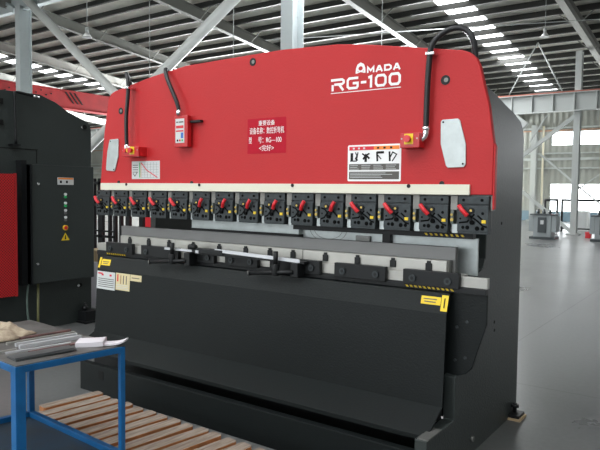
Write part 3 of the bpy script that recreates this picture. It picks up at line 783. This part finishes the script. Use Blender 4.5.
# ------------------------------------------------------------------ second press brake at the left
T2 = thing('press_brake', 'black press brake side with control cabinet at the left edge of the view', 'press brake', (-3, .6, 0))
sp = [(-.6, 0), (-.6, .9), (-.2, .9), (-.2, 1.3), (-.6, 1.3), (-.6, 2.24), (.53, 2.255), (.70, 2.20), (.833, 2.125), (1.04, 2.05), (1.085, 2.02), (1.10, 1.96), (1.09, 0)]
s2 = MB().prism(sp, -1.61, -1.55, 'x').build('side_plate', DARK2, T2, .004)
MB().prism(sp, -4.71, -4.65, 'x').build('side_plate', DARK2, T2, .004)
MB().box(-4.65, -1.61, .1, 1.0, .1, .9).build('bed', BLACK, T2)
MB().box(-4.65, -1.61, -.55, .1, 1.3, 2.2).build('ram', DARK2, T2)
m = MB().box(-1.551, -1.546, -.6, .50, 1.724, 1.732)
m.box(-1.551, -1.546, .485, .491, 1.60, 1.732)
m.build('panel_seam', INK, s2)
MB().cyl((-1.55, 1.016, 1.99), (-1.535, 1.016, 1.99), .024).build('eye_hole', INK, s2)
MB().cyl((-1.55, .99, 1.985), (-1.54, .99, 1.985), .012).build('eye_bolt', CHROME, s2)
MB().tube([(-1.50, .255, 1.76), (-1.50, .25, 2.19), (-1.50, .262, 2.232), (-1.50, .30, 2.238), (-1.50, .44, 2.222)], .013).build('grab_rail', BLACK, s2)
MB().cyl((-1.50, .43, 2.222), (-1.50, .49, 2.218), .014).build('rail_tip', CHROME, s2)
MB().box(-1.55, -1.48, .21, .29, 1.75, 1.765).build('rail_foot', BLACK, s2)
for z in (1.93, 2.12): MB().box(-1.55, -1.535, .10, .16, z, z + .05).build('rail_bracket', INK, s2)
cab = MB().box(-1.55, -1.40, .333, 1.018, .470, 1.583).build('control_cabinet', DARK2, T2, .006)
MB().box(-1.52, -1.38, .333, .338, .470, 1.583).build('cabinet_edge', BLACK, cab)
y0 = -1.4
def lampx(y, z, r, mm, nm): MB().cyl((-1.40, y, z), (-1.385, y, z), r).build(nm, mm, cab)
def lampr(y, z, r, mm, nm): MB().cyl((-1.385, y, z), (-1.38, y, z), r).build(nm, mm, cab)
for z, mm in ((1.290, GREEN), (1.205, GREEN), (1.135, WHITE), (1.068, WHITE)):
    lampx(.69, z + .018, .013, WHITE, 'push_button'); lampx(.69, z - .008, .013, mm if mm is not WHITE else STEELD, 'push_button')
lampx(.687, .985, .026, YEL, 'stop_ring'); lampr(.687, .985, .018, REDPL, 'stop_button')
MB().prism([(.645, .862), (.735, .862), (.690, .935)], -1.40, -1.397, 'x').build('warning_triangle', YEL, cab)
MB().prism([(.682, .872), (.698, .872), (.694, .912), (.686, .912)], -1.397, -1.395, 'x').build('triangle_mark', INK, cab)
st = MB().box(-1.40, -1.397, .610, .785, 1.400, 1.470).build('warning_sticker', PAPERG, cab)
MB().box(-1.398, -1.3955, .615, .780, 1.452, 1.467).build('sticker_band', ORANGE, cab)
for a in (.635, .70): MB().box(-1.398, -1.3955, a, a + .02, 1.415, 1.44).build('sticker_mark', INK, cab)
for y, z in ((.408, 1.403), (.395, .657)): MB().cyl((-1.40, y, z), (-1.39, y, z), .012).build('cabinet_lock', CHROME, cab)
MB().box(-1.55, -1.46, .28, .333, .46, 1.62).build('recess_box', BLACK, T2)
MB().prism([(.22, 1.29), (.26, 1.29), (.24, 1.33)], -1.545, -1.54, 'x').build('warning_triangle', YEL, T2)
MB().cyl((-1.55, .955, .38), (-1.54, .955, .38), .02).build('eye_hole', INK, s2)
MB().cyl((-1.545, .93, .378), (-1.535, .93, .378), .014).build('eye_bolt', CHROME, s2)
g = MB().box(-1.415, -1.40, -.45, .19, .385, 1.49).build('mesh_guard', MESH, T2)
MB().box(-1.42, -1.392, .178, .196, .38, 1.495).build('guard_frame', REDB, g)
MB().tube([(-1.50, .36, .47), (-1.50, .345, .30), (-1.50, .36, .12), (-1.49, .40, .05), (-1.45, .45, .01)], .010).build('cable', mat('grey_green_cable', (.12, .17, .15), .5), T2)
MB().tube([(-1.50, .46, .47), (-1.50, .455, .02)], .012, 10, False).build('cable', mat('olive_cable', (.22, .22, .10), .5), T2)
f = MB().box(-1.60, -1.42, .93, 1.08, .02, .12).build('levelling_foot', BLACK, T2, .003)
MB().cyl((-1.5, .98, .12), (-1.5, .98, .20), .015).cyl((-1.5, .98, .13), (-1.5, .98, .16), .03, n=6).build('foot_bolt', BLACK, f)
MB().box(-1.62, -1.40, .91, 1.10, 0, .02).build('foot_pad', BLACK, f)

# things standing between and behind the machines
t = thing('tool_cabinet', 'pale grey cabinet seen in the gap between the two machines', 'cabinet', (-2.2, 1.7, 0))
MB().box(-2.60, -1.87, 1.5, 1.95, 0, .53).build('body', LITEP, t, .005)
MB().box(-2.235, -2.225, 1.492, 1.5, .04, .50).build('door_gap', DGREY, t)
for x in (-2.28, -2.18): MB().box(x - .01, x + .01, 1.475, 1.5, .28, .38).build('handle', BLACK, t)
t = thing('cardboard_box', 'brown cardboard box on top of the pale grey cabinet', 'box', (-2.1, 1.7, .53))
MB().box(-2.3, -1.90, 1.52, 1.85, .53, .66).build('carton', CARD, t, .004)
MB().box(-2.14, -2.08, 1.517, 1.853, .53, .663).build('tape', PAPERY, t)
t = thing('storage_rack', 'black metal rack seen through the throat of the press brake', 'rack', (-2.6, 2.2, 0))
for x, w_ in ((-3.06, .05), (-2.93, .045), (-2.885, .05), (-2.72, .035), (-2.62, .045), (-2.50, .04), (-2.345, .045), (-2.12, .07)):
    MB().box(x, x + w_, 2.2, 2.24, 0, 1.5).build('post', BLACK, t)
for z, h_, x1 in ((.805, .02, -2.58), (.73, .03, -2.58), (1.14, .03, -2.06), (1.42, .04, -2.06)): MB().box(-3.06, x1, 2.2, 2.24, z, z + h_).build('rail', BLACK, t)
MB().box(-3.06, -2.05, 2.24, 2.8, .25, .28).build('rack_shelf', BLACK, t)
for x in (-3.06, -2.10): MB().box(x, x + .05, 2.75, 2.8, 0, 1.5).build('post', BLACK, t)

t = thing('red_locker', 'red locker seen under the clamps behind the machine', 'locker', (-1.93, 2.3, 0))
MB().box(-2.02, -1.84, 2.22, 2.6, 0, 1.30).build('body', REDPL, t, .005)
MB().box(-2.01, -1.85, 2.205, 2.22, .05, 1.25).build('door', REDPL, t)

# ------------------------------------------------------------------ blue work table
ang = math.radians(-5.0)
TC = Vector((1.357, -1.372, 0))
TB = thing('work_table', 'blue steel work table with scuffed grey top in the left foreground', 'table', TC, ang)
TM = Matrix.Translation(TC) @ Matrix(((.992, .135, 0, 0), (-.060, .985, 0, 0), (0, 0, 1, 0), (0, 0, 0, 1)))
HX, HY, TH, SH = .405, .236, .69, .22
def tb(x0, x1, y0, y1, z0, z1, nm, m, bev=.002, parent=TB): return MB().box(x0, x1, y0, y1, z0, z1, TM).build(nm, m, parent, bev)
tb(-HX + .005, HX - .005, -HY + .005, HY - .005, TH - .004, TH, 'tabletop', TABTOP, .001)
LW = .022
for sx in (-1, 1):
    for sy in (-1, 1):
        LG = LW if (sx, sy) == (1, 1) else (.028 if sy > 0 else .040)
        x0 = sx * HX - (LG if sx > 0 else 0); y0 = sy * HY - (LG if sy > 0 else 0)
        tb(x0, x0 + LG, y0, y0 + LG, 0, TH - .004 if True else TH, 'leg', BLUE)
for sy in (-1, 1):
    y0 = sy * HY - (.03 if sy > 0 else 0)
    tb(-HX + LW, HX - LW, y0, y0 + .03, TH - .030, TH - .004, 'top_rail', BLUE)
    tb(-HX + LW, HX - LW, y0, y0 + .03, SH - .035, SH, 'shelf_rail', BLUE)
for sx in (-1, 1):
    x0 = sx * HX - (.03 if sx > 0 else 0)
    tb(x0, x0 + .03, -HY + LW, HY - LW, TH - .030, TH - .004, 'top_rail', BLUE)
    tb(x0, x0 + .03, -HY + LW, HY - LW, SH - .035, SH, 'shelf_rail', BLUE)
tb(-HX + .03, HX - .03, -HY + .03, HY - .03, SH - .030, SH - .024, 'shelf', SHELFB)

TZ = TH
def rod(p, q, w, h, z, label, m, nm='steel_bar', cat='bar', grp=None):
    o = MB().bar((p[0], p[1], z + h / 2), (q[0], q[1], z + h / 2), w, h).build(nm, m, None, .0008)
    tag(o, label, cat, grp); return o
# flat sheets stack
for k in range(4):
    dx = .006 * ((k * 7) % 3 - 1)
    o = MB().bar((1.628 + dx, -1.585, TZ + .0012 + .0024 * k), (1.668 + dx * 2, -1.365 + .01 * k, TZ + .0012 + .0024 * k), .098 - .012 * k, .0022).build('steel_strip', STRIPM if k % 2 else CLAMP)
    tag(o, ('wide dark flat steel strip, lowest in the stack near the table front edge', 'wide flat steel strip, second from the bottom in the front stack',
            'wide flat steel strip, second from the top in the front stack', 'wide dark flat steel strip lying topmost in the front stack')[k], 'strip')
rod((1.585, -1.485), (1.607, -1.262), .024, .006, TZ, 'brown rusty flat bar whose end lies beside the papers', RUST)
rod((1.527, -1.555), (1.582, -1.290), .011, .008, TZ, 'thin bright bar nearest the brown rusty bar', CHROMEW)
rod((1.492, -1.475), (1.533, -1.205), .017, .016, TZ, 'brightest square steel bar reaching closest to the papers', CHROMEW)
rod((1.445, -1.465), (1.480, -1.190), .015, .015, TZ, 'bright square steel bar in the middle of the bundle', CHROMEW)
rod((1.392, -1.475), (1.432, -1.165), .015, .012, TZ, 'dull grey steel bar between the bright bars and the dark red bar', STEEL)
rod((1.345, -1.385), (1.375, -1.150), .018, .010, TZ, 'dark red rusted bar at the rear of the bundle beside the cloth', RUST)
rod((1.500, -1.585), (1.512, -1.500), .016, .010, TZ, 'short steel stub at the front left end of the bright bars', STEEL)
# cloth
def cloth():
    m = MB(); bm = m.bm; N = 22; g = []
    for i in range(N + 1):
        row = []
        for j in range(N + 1):
            u, v = i / N, j / N
            x = .99 + .335 * u; y = -1.50 + .225 * v
            e = min(u, 1 - u, v, 1 - v) * 2
            z = TZ + .004 + (e ** .45) * (.034 + .012 * math.sin(9 * u + 3 * v) + .010 * math.sin(14 * v - 5 * u) + .006 * math.sin(23 * u * v + 4))
            x += .02 * math.sin(5 * v) ; y += .02 * math.sin(6 * u)
            row.append(bm.verts.new((x, y, z)))
        g.append(row)
    for i in range(N):
        for j in range(N):
            f = bm.faces.new((g[i][j], g[i + 1][j], g[i + 1][j + 1], g[i][j + 1])); f.smooth = True
    bot = []
    o = m.build('cotton_cloth', CLOTH)
    s_ = o.modifiers.new('thick', 'SOLIDIFY'); s_.thickness = .003; s_.offset = 1
    return o
tag(cloth(), 'crumpled beige cotton cloth heaped at the back left of the table', 'cloth')
# papers
def paper(cx, cy, w, d, rz, z, sheets, curl, label, m=PAPERW):
    mm = MB(); N = 8; M = Matrix.Translation((cx, cy, z)) @ Matrix.Rotation(rz, 4, 'Z')
    t = .0012 * sheets
    def Zf(u, v): return curl * (u ** 3 * .9 + .35 * (v - .5) ** 2)
    top = [[mm.bm.verts.new(M @ Vector(((i / N - .5) * w, (j / N - .5) * d, Zf(i / N, j / N) + t))) for j in range(N + 1)] for i in range(N + 1)]
    bot = [[mm.bm.verts.new(M @ Vector(((i / N - .5) * w, (j / N - .5) * d, Zf(i / N, j / N)))) for j in range(N + 1)] for i in range(N + 1)]
    for i in range(N):
        for j in range(N):
            mm.bm.faces.new((top[i][j], top[i + 1][j], top[i + 1][j + 1], top[i][j + 1])).smooth = True
            mm.bm.faces.new((bot[i][j], bot[i][j + 1], bot[i + 1][j + 1], bot[i + 1][j]))
    for i in range(N):
        mm.bm.faces.new((bot[i][0], bot[i + 1][0], top[i + 1][0], top[i][0])); mm.bm.faces.new((bot[i + 1][N], bot[i][N], top[i][N], top[i + 1][N]))
        mm.bm.faces.new((bot[0][i + 1], bot[0][i], top[0][i], top[0][i + 1])); mm.bm.faces.new((bot[N][i], bot[N][i + 1], top[N][i + 1], top[N][i]))
    o = mm.build('paper', m); tag(o, label, 'paper'); return o
paper(1.668, -1.248, .115, .095, .75, TZ + .0005, 16, .004, 'thick white folded papers on the table near the bars')
paper(1.748, -1.185, .10, .060, .6, TZ + .0005, 6, .02, 'white paper with a curled corner beside the table right corner')

# ------------------------------------------------------------------ wooden duckboard
DA = math.radians(-2.2)
DK = thing('duckboard', 'slatted wooden duckboard on the floor before the machine', 'duckboard', (1.4, -.83, 0), DA)
DM = Matrix.Translation((1.4, -.83, 0)) @ Matrix.Rotation(DA, 4, 'Z')
for k in range(18):
    x = -.66 + .1028 * k
    jx = random.uniform(-.006, .006); L_ = .265 + random.uniform(-.01, .012); F_ = {0: .10, 1: .17}.get(k, L_); a = math.radians(-5.5 + random.uniform(-1.2, 1.2))
    M = DM @ Matrix.Translation((x + jx, 0, 0)) @ Matrix.Rotation(a, 4, 'Z')
    hw = .037 + random.uniform(-.003, .003); c = .010
    o = MB(); pts = [(-hw + c, -F_), (hw - c, -F_), (hw, -F_ + c), (hw, L_ - c * 1.5), (hw - c * 1.5, L_), (-hw + c, L_), (-hw, L_ - c), (-hw, -F_ + c)]
    o.prism(pts, .088, .119, 'z')
    for v in o.bm.verts: v.co = M @ v.co
    so = o.build('slat', WOOD, DK, .003); so.data.materials.append(WOODS)
    for p_ in so.data.polygons:
        if abs(p_.normal.z) < .5: p_.material_index = 1
for y in (-.2, .0, .2):
    MB().box(-.66 if y > -.1 else -.50, 1.14, y - .035, y + .035, 0, .0878, DM).build('runner', WOODS, DK)
# plank lying at the left end of the duckboard
o = MB().box(.555, .64, -.90, -.46, 0, .03).build('plank', mat('grey_plank', (.30, .28, .25), .8, var=.3, vscale=20), None, .003)
tag(o, 'grey plank on the floor left of the first duckboard slat', 'plank')

# ------------------------------------------------------------------ light
def area(name, loc, rot, sx, sy, power, col=(1, 1, 1)):
    l = bpy.data.lights.new(name, 'AREA'); l.shape = 'RECTANGLE'; l.size = sx; l.size_y = sy; l.energy = power; l.color = col
    o = bpy.data.objects.new(name, l); C.objects.link(o); o.location = loc; o.rotation_euler = rot; return o
D = (.95, .98, 1)
area('daylight_near_windows', (-2.5, YS + .15, 2.9), (math.radians(90), 0, 0), 20, 3.2, 330, D)
area('added_near_fill', (1.2, -5.5, rs(-5.5) - .3), (0, 0, 0), 2, 9, 170, D)  # fill lamps added below the unseen near strips
area('added_near_fill', (-7.4, -5.5, rs(-5.5) - .3), (0, 0, 0), 1.6, 9, 170, D)
area('added_near_fill', (-18, -5.5, rs(-5.5) - .3), (0, 0, 0), 1.6, 9, 900, D)  # added to lift the left columns and the red crane beam
area('daylight_far_skylight', (-3.4, 17.5, rs(17.5) - .4), (0, 0, 0), 1.1, 20, 1000, D)
area('daylight_far_skylight', (-24.1, 17.5, rs(17.5) - .4), (0, 0, 0), 1.1, 20, 900, D)
area('added_far_fill', (-20, YN - 1.0, 1.6), (math.radians(-138), 0, 0), 18, 2.5, 42000, D)  # added uplight for the roof; no windows in this stretch of wall
area('added_far_fill', (10, YN - 1.0, 3.6), (math.radians(-120), 0, 0), 12, 1.5, 260, D)  # unseen lamp added for a sheen on the machine's side frame
w = bpy.data.worlds.new('sky'); bpy.context.scene.world = w; w.use_nodes = True
w.node_tree.nodes['Background'].inputs[0].default_value = (.8, .88, 1, 1); w.node_tree.nodes['Background'].inputs[1].default_value = 1

# ------------------------------------------------------------------ camera
cam = bpy.data.cameras.new('camera'); co = bpy.data.objects.new('camera', cam); C.objects.link(co)
cam.sensor_fit = 'HORIZONTAL'; cam.sensor_width = 36; cam.lens = 622.781 / 600 * 36; cam.clip_end = 300
r = Vector((.81438686, .58019601, .01210872)); u = Vector((-.04161389, .03757374, .99842701)); f = Vector((-.5788284, .81360973, -.05474377))
M = Matrix(((r.x, u.x, -f.x), (r.y, u.y, -f.y), (r.z, u.z, -f.z))).to_4x4()
M.translation = Vector((3.95194, -2.90411, 1.36901)); co.matrix_world = M
sc = bpy.context.scene; sc.camera = co
sc.view_settings.view_transform = 'Standard'; sc.view_settings.look = 'None'; sc.view_settings.gamma = 1
sc.view_settings.exposure = 0; sc.view_settings.use_curve_mapping = False
